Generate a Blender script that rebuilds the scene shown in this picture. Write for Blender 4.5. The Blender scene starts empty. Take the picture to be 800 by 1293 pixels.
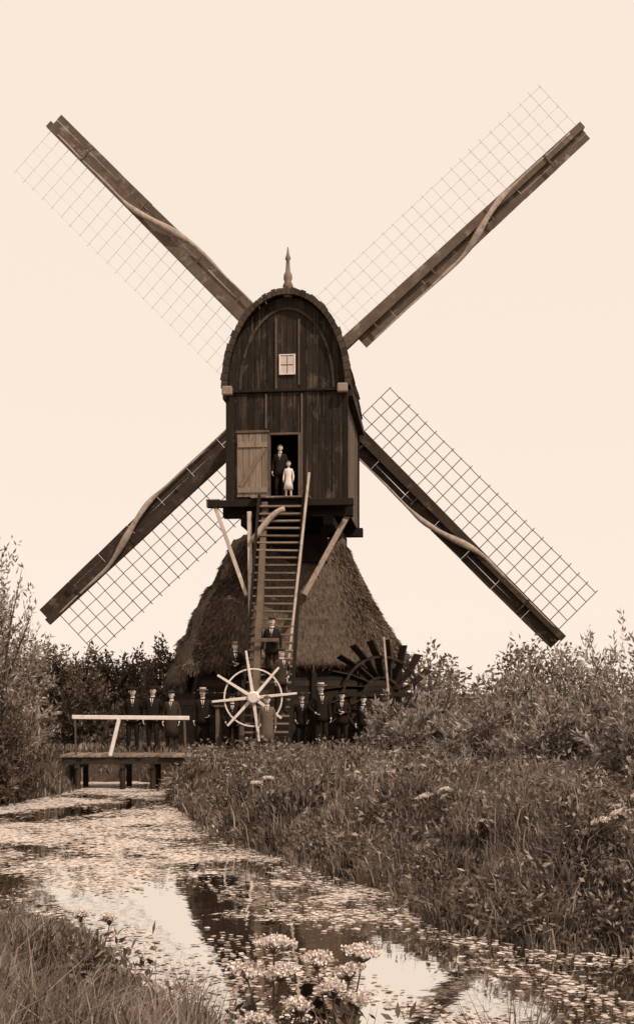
import bpy, math, random
import numpy as np
from mathutils import Vector, Matrix
random.seed(7); rng=np.random.default_rng(11)
D2R=math.radians
sc=bpy.context.scene
sc.view_settings.view_transform='Standard'; sc.view_settings.look='None'; sc.view_settings.exposure=0

# ------------------------------------------------------------ materials
def sep(v):
    return (v, v*(0.67+0.26*v), v*(0.45+0.45*v), 1)
def nt(name):
    m=bpy.data.materials.new(name); m.use_nodes=True
    t=m.node_tree; t.nodes.clear()
    return m,t,t.nodes,t.links
def mat_basic(name,v1,v2,scale=6,stretch=(1,1,1),rough=0.85,bump=0.3,island=0.5,detail=6,streak=None,bdist=0.02,blotch=None):
    m,t,N,L=nt(name)
    o=N.new('ShaderNodeOutputMaterial'); p=N.new('ShaderNodeBsdfPrincipled'); L.new(p.outputs[0],o.inputs[0])
    p.inputs['Roughness'].default_value=rough
    p.inputs['Specular IOR Level'].default_value=0.15
    tc=N.new('ShaderNodeTexCoord'); mp=N.new('ShaderNodeMapping'); mp.inputs['Scale'].default_value=stretch
    L.new(tc.outputs['Object'],mp.inputs[0])
    no=N.new('ShaderNodeTexNoise'); no.inputs['Scale'].default_value=scale; no.inputs['Detail'].default_value=detail; no.inputs['Roughness'].default_value=0.65
    L.new(mp.outputs[0],no.inputs['Vector'])
    g=N.new('ShaderNodeNewGeometry')
    rm=N.new('ShaderNodeMapRange'); rm.inputs[1].default_value=0.3; rm.inputs[2].default_value=0.7
    L.new(no.outputs['Fac'],rm.inputs[0])
    mx=N.new('ShaderNodeMix'); mx.data_type='FLOAT'; mx.inputs[0].default_value=island
    L.new(rm.outputs[0],mx.inputs[2]); L.new(g.outputs['Random Per Island'],mx.inputs[3])
    cr=N.new('ShaderNodeMix'); cr.data_type='RGBA'
    L.new(mx.outputs[0],cr.inputs[0]); cr.inputs[6].default_value=sep(v1); cr.inputs[7].default_value=sep(v2)
    last=cr.outputs[2]
    for st in (streak,blotch):
        if not st: continue
        mp2=N.new('ShaderNodeMapping'); mp2.inputs['Scale'].default_value=st[1]; L.new(tc.outputs['Object'],mp2.inputs[0])
        n2=N.new('ShaderNodeTexNoise'); n2.inputs['Scale'].default_value=1; n2.inputs['Detail'].default_value=6; n2.inputs['Roughness'].default_value=0.72
        L.new(mp2.outputs[0],n2.inputs['Vector'])
        r2=N.new('ShaderNodeMapRange'); r2.inputs[1].default_value=st[2]; r2.inputs[2].default_value=st[2]+st[3]
        r2.inputs[4].default_value=0.85
        L.new(n2.outputs['Fac'],r2.inputs[0])
        m2=N.new('ShaderNodeMix'); m2.data_type='RGBA'; L.new(r2.outputs[0],m2.inputs[0]); L.new(last,m2.inputs[6]); m2.inputs[7].default_value=sep(st[0]); last=m2.outputs[2]
    L.new(last,p.inputs['Base Color'])
    if bump>0:
        b=N.new('ShaderNodeBump'); b.inputs['Strength'].default_value=bump; b.inputs['Distance'].default_value=bdist
        L.new(no.outputs['Fac'],b.inputs['Height']); L.new(b.outputs[0],p.inputs['Normal'])
    return m
def mat_leaf(name,v1,v2,trans=0.3,power=1.6,nmix=0.4,nscale=1.1):
    m,t,N,L=nt(name)
    o=N.new('ShaderNodeOutputMaterial'); d=N.new('ShaderNodeBsdfDiffuse'); tr=N.new('ShaderNodeBsdfTranslucent')
    ms=N.new('ShaderNodeMixShader'); ms.inputs[0].default_value=trans
    L.new(d.outputs[0],ms.inputs[1]); L.new(tr.outputs[0],ms.inputs[2]); L.new(ms.outputs[0],o.inputs[0])
    g=N.new('ShaderNodeNewGeometry'); pw=N.new('ShaderNodeMath'); pw.operation='POWER'; pw.inputs[1].default_value=power
    L.new(g.outputs['Random Per Island'],pw.inputs[0])
    tc=N.new('ShaderNodeTexCoord'); no=N.new('ShaderNodeTexNoise'); no.inputs['Scale'].default_value=nscale; no.inputs['Detail'].default_value=4; no.inputs['Roughness'].default_value=0.65
    L.new(tc.outputs['Object'],no.inputs['Vector'])
    rm=N.new('ShaderNodeMapRange'); rm.inputs[1].default_value=0.4; rm.inputs[2].default_value=0.62; L.new(no.outputs['Fac'],rm.inputs[0])
    mx=N.new('ShaderNodeMix'); mx.data_type='FLOAT'; mx.inputs[0].default_value=nmix; L.new(pw.outputs[0],mx.inputs[2]); L.new(rm.outputs[0],mx.inputs[3])
    cr=N.new('ShaderNodeMix'); cr.data_type='RGBA'; L.new(mx.outputs[0],cr.inputs[0]); cr.inputs[6].default_value=sep(v1); cr.inputs[7].default_value=sep(v2)
    L.new(cr.outputs[2],d.inputs[0]); L.new(cr.outputs[2],tr.inputs[0])
    return m
M={}
M['plank']=mat_basic('tarred_planks',0.007,0.038,5,(2,2,0.35),0.8,0.4,0.5,streak=(0.15,(15,15,0.55),0.57,0.12),blotch=(0.10,(2.0,2.0,1.2),0.56,0.12))
M['plank2']=mat_basic('paler_side_planks',0.06,0.18,5,(2,2,0.35),0.8,0.4,0.45,streak=(0.02,(9,9,0.5),0.55,0.15))  # paler than the front planks, with dark streaks
M['roof']=mat_basic('roof_boards',0.010,0.045,7,(1,1,1),0.8,0.5,0.5,blotch=(0.10,(2,2,2),0.58,0.12))
M['rim']=mat_basic('roof_rim_wood',0.02,0.09,9,(1,1,1),0.8,0.5,0.6)
M['dark']=mat_basic('dark_wood',0.006,0.026,6,(1,1,1),0.8,0.4,0.5)
M['wallb']=mat_basic('base_boards',0.010,0.055,4,(0.4,1,2),0.8,0.4,0.5)
M['pale']=mat_basic('pale_wood',0.25,0.50,8,(1,1,0.3),0.7,0.3,0.3,streak=(0.12,(5,5,2),0.55,0.12))
M['white']=mat_basic('white_paint',0.55,0.8,8,(1,1,1),0.6,0.15,0.3,streak=(0.3,(6,6,6),0.6,0.1))
M['doorw']=mat_basic('weathered_door',0.10,0.30,6,(3,3,0.4),0.85,0.4,0.5,streak=(0.05,(10,10,0.7),0.56,0.12))
M['mid']=mat_basic('mid_wood',0.05,0.15,7,(1,1,0.5),0.8,0.4,0.4)
M['tread']=mat_basic('stair_tread',0.09,0.32,7,(1,1,1),0.8,0.3,0.6)
M['stock']=mat_basic('sail_stock',0.022,0.07,3,(1,1,1),0.8,0.4,0.4,blotch=(0.15,(2,2,2),0.56,0.12))
M['stock_up']=mat_basic('sail_stock_hazed',0.07,0.17,3,(1,1,1),0.8,0.4,0.4,blotch=(0.30,(2,2,2),0.55,0.12))  # lighter base colour stands in for haze on the upper sails
M['lath']=mat_basic('lath',0.14,0.26,3,(1,1,1),0.8,0,0.5)
M['lath_up']=mat_basic('lath_hazed',0.6,0.82,3,(1,1,1),0.8,0,0.5)  # pale colour paints the upper lattice fading into the bright sky
M['cloth']=mat_basic('sail_cloth',0.22,0.48,5,(1,1,1),0.9,0.5,0.1)
M['thatch']=mat_basic('thatch',0.04,0.15,9,(1.5,1.5,0.5),0.95,0.9,0.0,bdist=0.05)
M['straw']=mat_leaf('thatch_straw',0.035,0.27,0.05,1.9,0.5,0.9)
M['pane']=mat_basic('window_pane',0.5,0.62,5,(1,1,1),0.2,0.0,0.3)  # pale base colour stands in for sky reflected in the glass
M['skin']=mat_basic('skin',0.5,0.6,9,(1,1,1),0.6,0.05,0)
M['hair']=mat_basic('hair',0.02,0.05,40,(1,1,1),0.7,0.2,0)
M['coatd']=mat_basic('dark_wool',0.010,0.022,30,(1,1,1),0.9,0.2,0)
M['coatm']=mat_basic('brown_wool',0.03,0.06,30,(1,1,1),0.9,0.2,0)
M['coatl']=mat_basic('grey_wool',0.10,0.16,30,(1,1,1),0.9,0.2,0)
M['shirt']=mat_basic('linen',0.6,0.75,20,(1,1,1),0.8,0.1,0)
M['shoe']=mat_basic('shoe_leather',0.015,0.025,20,(1,1,1),0.5,0.1,0)
M['strawhat']=mat_basic('straw_hat',0.5,0.65,60,(1,1,1),0.8,0.1,0)
M['grass']=mat_leaf('grass_blades',0.022,0.48,0.3,2.8,0.35,1.3)
M['grassl']=mat_leaf('meadow_blades',0.05,0.46,0.3,2.0,0.4,1.3)
M['weed']=mat_leaf('weed_leaves',0.04,0.52,0.3,2.2,0.3,1.5)
M['willow']=mat_leaf('willow_leaves',0.06,0.66,0.35,1.5,0.35,1.3)
M['bushd']=mat_leaf('bush_leaves',0.03,0.27,0.3,1.6,0.4,1.1)
M['far']=mat_leaf('far_leaves_hazed',0.10,0.34,0.3,1.4,0.4,0.8)  # distance haze put into the leaf colour by lightening it
M['bark']=mat_basic('bark',0.03,0.09,12,(1,1,0.4),0.9,0.5,0.3)
M['flower']=mat_leaf('umbel_flowers',0.5,0.85,0.2,0.8,0.1)
M['stem']=mat_basic('plant_stem',0.08,0.16,12,(1,1,1),0.8,0,0.3)
M['pad']=mat_leaf('floating_leaves',0.14,0.72,0.05,1.3,0.3)

def mat_ground():
    m,t,N,L=nt('ground_soil'); o=N.new('ShaderNodeOutputMaterial'); p=N.new('ShaderNodeBsdfPrincipled'); L.new(p.outputs[0],o.inputs[0])
    p.inputs['Roughness'].default_value=0.95; p.inputs['Specular IOR Level'].default_value=0.1
    tc=N.new('ShaderNodeTexCoord'); a=N.new('ShaderNodeTexNoise'); a.inputs['Scale'].default_value=0.8; a.inputs['Detail'].default_value=10; a.inputs['Roughness'].default_value=0.75
    L.new(tc.outputs['Object'],a.inputs['Vector'])
    r=N.new('ShaderNodeMapRange'); r.inputs[1].default_value=0.35; r.inputs[2].default_value=0.65; L.new(a.outputs['Fac'],r.inputs[0])
    c=N.new('ShaderNodeMix'); c.data_type='RGBA'; L.new(r.outputs[0],c.inputs[0]); c.inputs[6].default_value=sep(0.02); c.inputs[7].default_value=sep(0.09)
    L.new(c.outputs[2],p.inputs['Base Color'])
    b=N.new('ShaderNodeBump'); b.inputs['Strength'].default_value=0.8; b.inputs['Distance'].default_value=0.1; L.new(a.outputs['Fac'],b.inputs['Height']); L.new(b.outputs[0],p.inputs['Normal'])
    return m
def mat_water():
    m,t,N,L=nt('canal_water'); o=N.new('ShaderNodeOutputMaterial')
    tc=N.new('ShaderNodeTexCoord')
    gl=N.new('ShaderNodeBsdfGlossy'); gl.inputs['Roughness'].default_value=0.03; gl.inputs['Color'].default_value=(1.0,0.97,0.93,1)
    df=N.new('ShaderNodeBsdfDiffuse'); df.inputs['Color'].default_value=sep(0.02)
    w=N.new('ShaderNodeMixShader'); w.inputs[0].default_value=0.9; L.new(df.outputs[0],w.inputs[1]); L.new(gl.outputs[0],w.inputs[2])
    n=N.new('ShaderNodeTexNoise'); n.inputs['Scale'].default_value=3.5; n.inputs['Detail'].default_value=3; L.new(tc.outputs['Object'],n.inputs['Vector'])
    b=N.new('ShaderNodeBump'); b.inputs['Strength'].default_value=0.06; b.inputs['Distance'].default_value=0.03; L.new(n.outputs['Fac'],b.inputs['Height']); L.new(b.outputs[0],gl.inputs['Normal'])
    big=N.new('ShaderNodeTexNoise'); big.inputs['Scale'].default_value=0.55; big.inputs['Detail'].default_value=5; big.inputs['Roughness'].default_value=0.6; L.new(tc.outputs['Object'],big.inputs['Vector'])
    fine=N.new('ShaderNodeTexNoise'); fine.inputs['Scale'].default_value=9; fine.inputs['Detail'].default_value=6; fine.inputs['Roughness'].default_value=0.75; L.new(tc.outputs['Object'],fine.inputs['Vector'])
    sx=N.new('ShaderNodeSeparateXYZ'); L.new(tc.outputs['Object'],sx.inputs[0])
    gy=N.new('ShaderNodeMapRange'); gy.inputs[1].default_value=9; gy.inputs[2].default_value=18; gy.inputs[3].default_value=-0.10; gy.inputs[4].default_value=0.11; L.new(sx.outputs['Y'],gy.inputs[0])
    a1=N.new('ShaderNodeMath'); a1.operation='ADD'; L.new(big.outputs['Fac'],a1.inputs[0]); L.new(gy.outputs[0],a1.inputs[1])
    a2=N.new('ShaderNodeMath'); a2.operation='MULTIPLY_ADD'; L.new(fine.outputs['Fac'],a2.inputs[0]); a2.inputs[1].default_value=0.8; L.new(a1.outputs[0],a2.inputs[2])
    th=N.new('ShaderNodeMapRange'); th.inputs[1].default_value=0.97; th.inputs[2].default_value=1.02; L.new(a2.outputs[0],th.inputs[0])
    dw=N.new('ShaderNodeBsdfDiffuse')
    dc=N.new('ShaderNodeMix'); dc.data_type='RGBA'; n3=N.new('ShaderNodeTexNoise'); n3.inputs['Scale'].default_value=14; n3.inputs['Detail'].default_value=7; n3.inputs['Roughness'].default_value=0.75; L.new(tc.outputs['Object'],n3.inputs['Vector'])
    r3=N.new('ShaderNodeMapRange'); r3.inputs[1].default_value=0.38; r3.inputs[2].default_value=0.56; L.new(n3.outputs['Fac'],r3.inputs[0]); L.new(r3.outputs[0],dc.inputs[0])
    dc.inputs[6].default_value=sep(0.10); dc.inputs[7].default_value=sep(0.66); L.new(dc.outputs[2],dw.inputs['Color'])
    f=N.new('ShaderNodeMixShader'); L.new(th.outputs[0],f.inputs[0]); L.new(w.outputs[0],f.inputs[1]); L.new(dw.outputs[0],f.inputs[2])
    L.new(f.outputs[0],o.inputs[0]); return m
M['ground']=mat_ground(); M['water']=mat_water()

# ------------------------------------------------------------ mesh helpers
def link(o,parent=None):
    sc.collection.objects.link(o)
    if parent: o.parent=parent
    return o
def empty(name,loc=(0,0,0),rotz=0,parent=None):
    e=bpy.data.objects.new(name,None); e.location=loc; e.rotation_euler=(0,0,rotz); e.empty_display_size=0.2
    return link(e,parent)
class MB:
    def __init__(s): s.v=[]; s.f=[]; s.m=[]
    def add(s,vs,fs,mi=0):
        b=len(s.v); s.v+= [tuple(x) for x in vs]; s.f+=[tuple(i+b for i in f) for f in fs]; s.m+=[mi]*len(fs)
    def hexa(s,p,mi=0):
        s.add(p,[(0,3,2,1),(4,5,6,7),(0,1,5,4),(1,2,6,5),(2,3,7,6),(3,0,4,7)],mi)
    def box(s,x0,x1,y0,y1,z0,z1,mi=0):
        s.hexa([(x0,y0,z0),(x1,y0,z0),(x1,y1,z0),(x0,y1,z0),(x0,y0,z1),(x1,y0,z1),(x1,y1,z1),(x0,y1,z1)],mi)
    def beam(s,a,b,w,h,up=(0,0,1),w2=None,h2=None,mi=0):
        a=Vector(a);b=Vector(b);d=(b-a).normalized();up=Vector(up)
        sd=d.cross(up)
        if sd.length<1e-4: sd=d.cross(Vector((1,0,0)))
        sd.normalize(); tp=sd.cross(d).normalized()
        w2=w if w2 is None else w2; h2=h if h2 is None else h2
        q=[]
        for c,ww,hh in((a,w,h),(b,w2,h2)):
            q+=[c-sd*ww/2-tp*hh/2,c+sd*ww/2-tp*hh/2,c+sd*ww/2+tp*hh/2,c-sd*ww/2+tp*hh/2]
        s.hexa(q,mi)
    def tube(s,pts,rad,n=8,mi=0,flat=1.0,cap=True):
        pts=[Vector(p) for p in pts]; vs=[];fs=[]
        ref=Vector((0,1,0)) if abs((pts[-1]-pts[0]).normalized().y)<0.9 else Vector((1,0,0))
        for i,p in enumerate(pts):
            d=(pts[min(i+1,len(pts)-1)]-pts[max(i-1,0)]).normalized()
            a=d.cross(ref).normalized(); b=d.cross(a).normalized()
            for k in range(n):
                t=2*math.pi*k/n; vs.append(p+(a*math.cos(t)+b*math.sin(t)*flat)*rad[i])
        for i in range(len(pts)-1):
            for k in range(n):
                fs.append((i*n+k,i*n+(k+1)%n,(i+1)*n+(k+1)%n,(i+1)*n+k))
        if cap: fs.append(tuple(range(n))[::-1]); fs.append(tuple((len(pts)-1)*n+k for k in range(n)))
        s.add(vs,fs,mi)
    def ball(s,c,r,nu=10,nv=7,mi=0,z0=-1.0):
        vs=[];fs=[]
        for j in range(nv+1):
            ph=math.asin(z0)+(math.pi/2-math.asin(z0))*j/nv
            for i in range(nu):
                t=2*math.pi*i/nu; vs.append((c[0]+r[0]*math.cos(ph)*math.cos(t),c[1]+r[1]*math.cos(ph)*math.sin(t),c[2]+r[2]*math.sin(ph)))
        for j in range(nv):
            for i in range(nu): fs.append((j*nu+i,j*nu+(i+1)%nu,(j+1)*nu+(i+1)%nu,(j+1)*nu+i))
        s.add(vs,fs,mi)
    def loft(s,rings,n=16,mi=0,cap=True):
        vs=[];fs=[]
        for (cx,cy,z,rx,ry) in rings:
            for i in range(n):
                t=2*math.pi*i/n; vs.append((cx+rx*math.cos(t),cy+ry*math.sin(t),z))
        for j in range(len(rings)-1):
            for i in range(n): fs.append((j*n+i,j*n+(i+1)%n,(j+1)*n+(i+1)%n,(j+1)*n+i))
        if cap: fs.append(tuple(range(n))[::-1]); fs.append(tuple((len(rings)-1)*n+i for i in range(n)))
        s.add(vs,fs,mi)
    def build(s,name,mats,parent=None,smooth=False,bevel=0):
        me=bpy.data.meshes.new(name); me.from_pydata(s.v,[],s.f)
        for k in (mats if isinstance(mats,(list,tuple)) else [mats]): me.materials.append(M[k])
        me.polygons.foreach_set('material_index',s.m)
        if smooth: me.polygons.foreach_set('use_smooth',[True]*len(s.f))
        me.update(); o=bpy.data.objects.new(name,me); link(o,parent)
        if bevel: b=o.modifiers.new('b','BEVEL'); b.width=bevel; b.segments=1
        return o
def tri_mesh(name,V,T,mat,parent=None):
    me=bpy.data.meshes.new(name); V=np.asarray(V,dtype=np.float32); T=np.asarray(T,dtype=np.int32)
    me.vertices.add(len(V)); me.vertices.foreach_set('co',V.ravel())
    me.loops.add(T.size); me.loops.foreach_set('vertex_index',T.ravel())
    me.polygons.add(len(T)); me.polygons.foreach_set('loop_start',np.arange(0,T.size,3,dtype=np.int32))
    me.update(calc_edges=True); me.materials.append(M[mat]); o=bpy.data.objects.new(name,me); return link(o,parent)
def blades(P,L,W,lean):
    n=len(P); az=rng.uniform(0,2*np.pi,n); d=np.stack([np.cos(az),np.sin(az),np.zeros(n)],1)
    a2=rng.uniform(-0.9,0.9,n); s=np.stack([np.cos(a2),np.sin(a2),np.zeros(n)],1)*W[:,None]*0.5
    z=np.array([0,0,1.0])
    mid=P+d*(lean*L*0.3)[:,None]+z*(L*0.6)[:,None]; tip=P+d*(lean*L)[:,None]+z*(L*(1-0.35*lean))[:,None]
    V=np.stack([P-s,P+s,mid+s*0.8,mid-s*0.8,tip],1).reshape(-1,3)
    b=np.arange(n)[:,None,None]*5; T=(np.array([[0,1,2],[0,2,3],[3,2,4]])[None]+b).reshape(-1,3)
    return V,T
def leafs(P,Dn,L,W):
    n=len(P); r=rng.normal(size=(n,3)); s=np.cross(Dn,r); s/=np.linalg.norm(s,axis=1)[:,None]+1e-9
    mid=P+Dn*(L*0.45)[:,None]; tip=P+Dn*L[:,None]
    V=np.stack([P,mid+s*W[:,None]*0.5,tip,mid-s*W[:,None]*0.5],1).reshape(-1,3)
    b=np.arange(n)[:,None,None]*4; T=(np.array([[0,1,2],[0,2,3]])[None]+b).reshape(-1,3)
    return V,T
def norm(a): return a/(np.linalg.norm(a,axis=1)[:,None]+1e-9)

# ------------------------------------------------------------ terrain
WZ=-0.8
POLY=[(-3.55,27.6),(-2.9,23.8),(-1.78,19.7),(-0.84,17.3),(-0.11,15.7),(1.04,13.55),(1.3,11.7),(2.1,10.8),(2.9,10.5),(6,9.6),(14,8.5),(60,6),
 (60,1),(14,4.2),(6,5.6),(3,6.4),(1,7.1),(0,7.6),(-0.9,8.4),(-1.7,9.7),(-2.28,11.3),(-3.55,12.7),(-5,13.2),
 (-8.5,13.6),(-10,16),(-8.5,19),(-7.2,22.5),(-6.5,25.6),(-5.95,27.6),(-6.2,29.2),(-9,29.6),(-25,30.5),(-25,33),(-9,31.2),(-5,30.9),(-3.7,30.0),(-3.5,29)]
FORE=set(range(11,23))
def sdist(X,Y):
    X=np.asarray(X,float);Y=np.asarray(Y,float)
    best=np.full(X.shape,1e9); idx=np.zeros(X.shape,int); ins=np.zeros(X.shape,bool); n=len(POLY)
    for i in range(n):
        x1,y1=POLY[i];x2,y2=POLY[(i+1)%n]; dx,dy=x2-x1,y2-y1
        t=np.clip(((X-x1)*dx+(Y-y1)*dy)/(dx*dx+dy*dy),0,1); dd=np.hypot(X-x1-t*dx,Y-y1-t*dy)
        k=dd<best; best=np.where(k,dd,best); idx=np.where(k,i,idx)
        c=((y1>Y)!=(y2>Y))&(X<(x2-x1)*(Y-y1)/((y2-y1) if y2!=y1 else 1e-9)+x1); ins^=c
    return np.where(ins,-best,best),idx
def hgt(X,Y):
    X=np.asarray(X,float);Y=np.asarray(Y,float)
    jit=0.12*np.sin(X*2.3+Y*1.1)+0.09*np.sin(X*5.1-Y*3.7)+0.05*np.sin(X*11+Y*9)
    d,idx=sdist(X,Y); d=d+jit
    w=np.where(np.isin(idx,list(FORE)),4.2,1.7)
    w=np.where((idx>=28)&(idx<=36)|(idx==0),0.6,w)
    t=np.clip(d/w,0,1); t=t*t*(3-2*t)*0.75+t*0.25
    z=WZ+(0-WZ)*t
    z=np.where(d<0,WZ+np.maximum(d*0.7,-0.9),z)
    bump=0.04*np.sin(X*0.9+1)*np.cos(Y*0.8)+0.02*np.sin(X*3.1+Y*2.2)
    return z+bump*np.clip(d,0,1)
def spaced(a,b,st,far):
    c=list(np.arange(a,b+1e-6,st)); g=st;x=b
    hi=[]
    while x<far: g*=1.3; x+=g; hi.append(x)
    return c,hi
cx,hx=spaced(-14,14,0.22,900); xs=np.array([-h for h in hx[::-1]]+cx+hx)
cy,hy=spaced(0,44,0.22,1500); ys=np.array([-40,-15,-6,-2]+cy+hy)
GX,GY=np.meshgrid(xs,ys); GZ=hgt(GX,GY)
V=np.stack([GX.ravel(),GY.ravel(),GZ.ravel()],1); nx=len(xs); ny=len(ys)
I=(np.arange(ny-1)[:,None]*nx+np.arange(nx-1)[None]).ravel()
T=np.concatenate([np.stack([I,I+1,I+nx+1],1),np.stack([I,I+nx+1,I+nx],1)])
g=tri_mesh('ground',V,T,'ground'); g.data.polygons.foreach_set('use_smooth',[True]*len(T))
w=MB(); w.add([(-70,-5,WZ),(70,-5,WZ),(70,40,WZ),(-70,40,WZ)],[(0,1,2,3)]); w.build('water','water')

# ------------------------------------------------------------ windmill
PH=D2R(-6); OX,OY=-0.87,33.0
mill=empty('windmill',(OX,OY,0),PH)
def mloc(x,y): return (OX+x*math.cos(PH)-y*math.sin(PH), OY+x*math.sin(PH)+y*math.cos(PH))
def w2m(p):
    dx,dy=p[0]-OX,p[1]-OY
    return Vector((dx*math.cos(PH)+dy*math.sin(PH),-dx*math.sin(PH)+dy*math.cos(PH),p[2]))
HW=1.7; ZB=7.05; ZS=10.4; ZT=13.1; DEP=5.0
def arch(x,s=1.0):
    q=max(0,1-(x/(1.74*s))**2); return ZS+(ZT-ZS-(1-s)*1.7)*math.sqrt(q)
b=MB(); x=-HW; dx0,dx1,dz0,dz1=-0.5,0.37,7.27,9.12
n=18; pw=2*HW/n
for i in range(n):
    a=x+i*pw; c=a+pw-0.008-random.uniform(0,0.006); yo=random.uniform(-0.016,0.016)
    def seg(z0,z1,y):
        if z1-z0>0.02: b.box(a,c,y+yo,y+yo+0.04,z0,z1)
    mid=(a+c)/2
    if dx0-0.05<mid<dx1+0.05: seg(dz1,ZS-0.1,-0.05)
    else:
        br=random.uniform(8.0,9.6)
        if random.random()<0.5: seg(ZB+random.uniform(-0.03,0.02),br-0.006,-0.05); seg(br,ZS-0.1,-0.052)
        else: seg(ZB+random.uniform(-0.03,0.02),ZS-0.1+random.uniform(-0.03,0.0),-0.05)
    za,zc=arch(a)-0.05,arch(c)-0.05; z0=ZS-0.06
    if za-z0>0 or zc-z0>0:
        za=max(za,z0+0.02);zc=max(zc,z0+0.02); y0=yo+0.02;y1=y0+0.04
        b.hexa([(a,y0,z0),(c,y0,z0),(c,y1,z0),(a,y1,z0),(a,y0,za),(c,y0,zc),(c,y1,zc),(a,y1,za)])
b.build('front_planks','plank',mill)
b=MB()
for i in range(n):
    a=x+i*pw;c=a+pw-0.006; za,zc=max(arch(a),ZS)-0.05,max(arch(c),ZS)-0.05
    b.hexa([(a,DEP-0.04,ZB),(c,DEP-0.04,ZB),(c,DEP,ZB),(a,DEP,ZB),(a,DEP-0.04,za),(c,DEP-0.04,zc),(c,DEP,zc),(a,DEP,za)])
b.build('back_planks','plank',mill)
b=MB(); b.box(-1.6,1.6,1.9,1.95,ZB+0.2,ZS); b.build('sky_gap_blocker','dark',mill)  # dark panel added to block sky showing through back plank gaps
b=MB(); ns=20
for sgn in(-1,1):
    for i in range(ns):
        y0=0.06+i*(DEP-0.12)/ns; y1=y0+(DEP-0.12)/ns-0.01; o=random.uniform(0,0.015)
        x0,x1=sorted((sgn*(HW-0.05),sgn*(HW-0.005+o))); b.box(x0,x1,y0,y1,ZB-0.05,ZS+0.02)
b.build('side_planks','plank2',mill)
b=MB()
b.box(-HW+0.02,HW-0.02,0.02,DEP-0.05,ZB,ZB+0.15)
for sx in(-1,1):
    b.box(sx*HW-0.075,sx*HW+0.075,-0.075,0.055,ZB-0.1,ZS-0.12)
    b.box(sx*HW-0.06,sx*HW+0.06,DEP-0.02,DEP+0.06,ZB-0.1,ZS)
b.box(-HW-0.05,HW+0.05,-0.13,0.0,ZS-0.11,ZS-0.04)
b.box(-2.25,-0.55,-0.38,-0.14,6.95,7.15); b.box(-0.55,0.42,-0.40,-0.15,6.93,7.13); b.box(0.42,1.95,-0.38,-0.14,6.95,7.15)
b.box(-1.9,1.9,0.12,0.42,6.72,7.0); b.box(-1.9,1.9,4.5,4.8,6.72,7.0)
for sx in(-1.2,1.2): b.box(sx-0.15,sx+0.15,0.0,5.0,6.45,6.715)
b.build('frame_beams','dark',mill,bevel=0.012)
b=MB(); b.box(-2.30,-1.9,-0.39,-0.13,7.155,7.18); b.box(-2.29,-2.255,-0.37,-0.15,6.96,7.14)
for i in range(12): b.box(-0.95+i*0.14,-0.95+i*0.14+0.13,-0.62,-0.1,7.16,7.2+random.uniform(0,0.012))
b.build('landing','tread',mill)
b=MB()
for px_ in(-1.72,1.62): b.box(px_-0.14,px_+0.16,-0.3,-0.135,ZS-0.2,ZS+0.06)
b.build('eave_bracket','tread',mill,bevel=0.03)
b=MB(); N_=26
def ap(t,e=0): return ((1.74+e)*math.cos(t),ZS+(ZT-ZS+e)*math.sin(t))
for i in range(N_):
    t0=math.pi*i/N_; t1=math.pi*(i+1)/N_
    for j in range(7):
        y0=-0.2+j*0.79; y1=y0+0.785; e=random.uniform(0.08,0.12)
        a0=ap(t0,0);a1=ap(t1-0.004,0);c0=ap(t0,e+0.03 if t0<1.57 else e);c1=ap(t1-0.004,e if t0<1.57 else e+0.03)
        b.hexa([(a0[0],y0,a0[1]),(a1[0],y0,a1[1]),(a1[0],y1,a1[1]),(a0[0],y1,a0[1]),(c0[0],y0,c0[1]),(c1[0],y0,c1[1]),(c1[0],y1,c1[1]),(c0[0],y1,c0[1])])
for sx in(-1,1): b.box(min(sx*1.7,sx*1.9),max(sx*1.7,sx*1.9),0.1,DEP+0.2,ZS-0.22,ZS-0.01)
b.build('roof','roof',mill)
b=MB()
for i in range(40):
    t0=math.pi*i/40;t1=math.pi*(i+1)/40-0.006
    a0=ap(t0,-0.04);a1=ap(t1,-0.04);e=random.uniform(0.12,0.17);c0=ap(t0,e);c1=ap(t1,e+random.uniform(-.02,.02))
    b.hexa([(a0[0],-0.27,a0[1]),(a1[0],-0.27,a1[1]),(a1[0],-0.205,a1[1]),(a0[0],-0.205,a0[1]),(c0[0],-0.27,c0[1]),(c1[0],-0.27,c1[1]),(c1[0],-0.205,c1[1]),(c0[0],-0.205,c0[1])])
b.build('roof_rim','rim',mill)
b=MB()
for i in range(30):
    t0=math.pi*i/30;t1=math.pi*(i+1)/30
    a0=ap(t0,-0.42);a1=ap(t1,-0.42);c0=ap(t0,-0.34);c1=ap(t1,-0.34)
    b.hexa([(a0[0],-0.03,a0[1]),(a1[0],-0.03,a1[1]),(a1[0],-0.002,a1[1]),(a0[0],-0.002,a0[1]),(c0[0],-0.03,c0[1]),(c1[0],-0.03,c1[1]),(c1[0],-0.002,c1[1]),(c0[0],-0.002,c0[1])])
b.build('gable_arch','rim',mill)
b=MB()
b.box(-0.34,-0.28,-0.035,-0.005,ZS,12.45); b.box(0.33,0.38,-0.035,-0.005,ZS+0.1,12.4)
b.box(-0.62,-0.57,-0.088,-0.068,9.25,10.25);b.box(0.42,0.47,-0.088,-0.068,7.25,10.25)
b.build('gable_battens','mid',mill)
b=MB(); wx0,wx1,wz0,wz1=-0.2,0.23,10.83,11.37
b.box(wx0,wx1,-0.02,0.0,wz0,wz1,1)
for (p,q,r,s) in((wx0-0.02,wx0+0.02,wz0,wz1),(wx1-0.02,wx1+0.02,wz0,wz1),(wx0-0.025,wx1+0.025,wz1-0.001,wz1+0.025),(wx0-0.025,wx1+0.025,wz0-0.025,wz0+0.001)): b.box(p,q,-0.04,-0.01,r,s,0)
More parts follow.
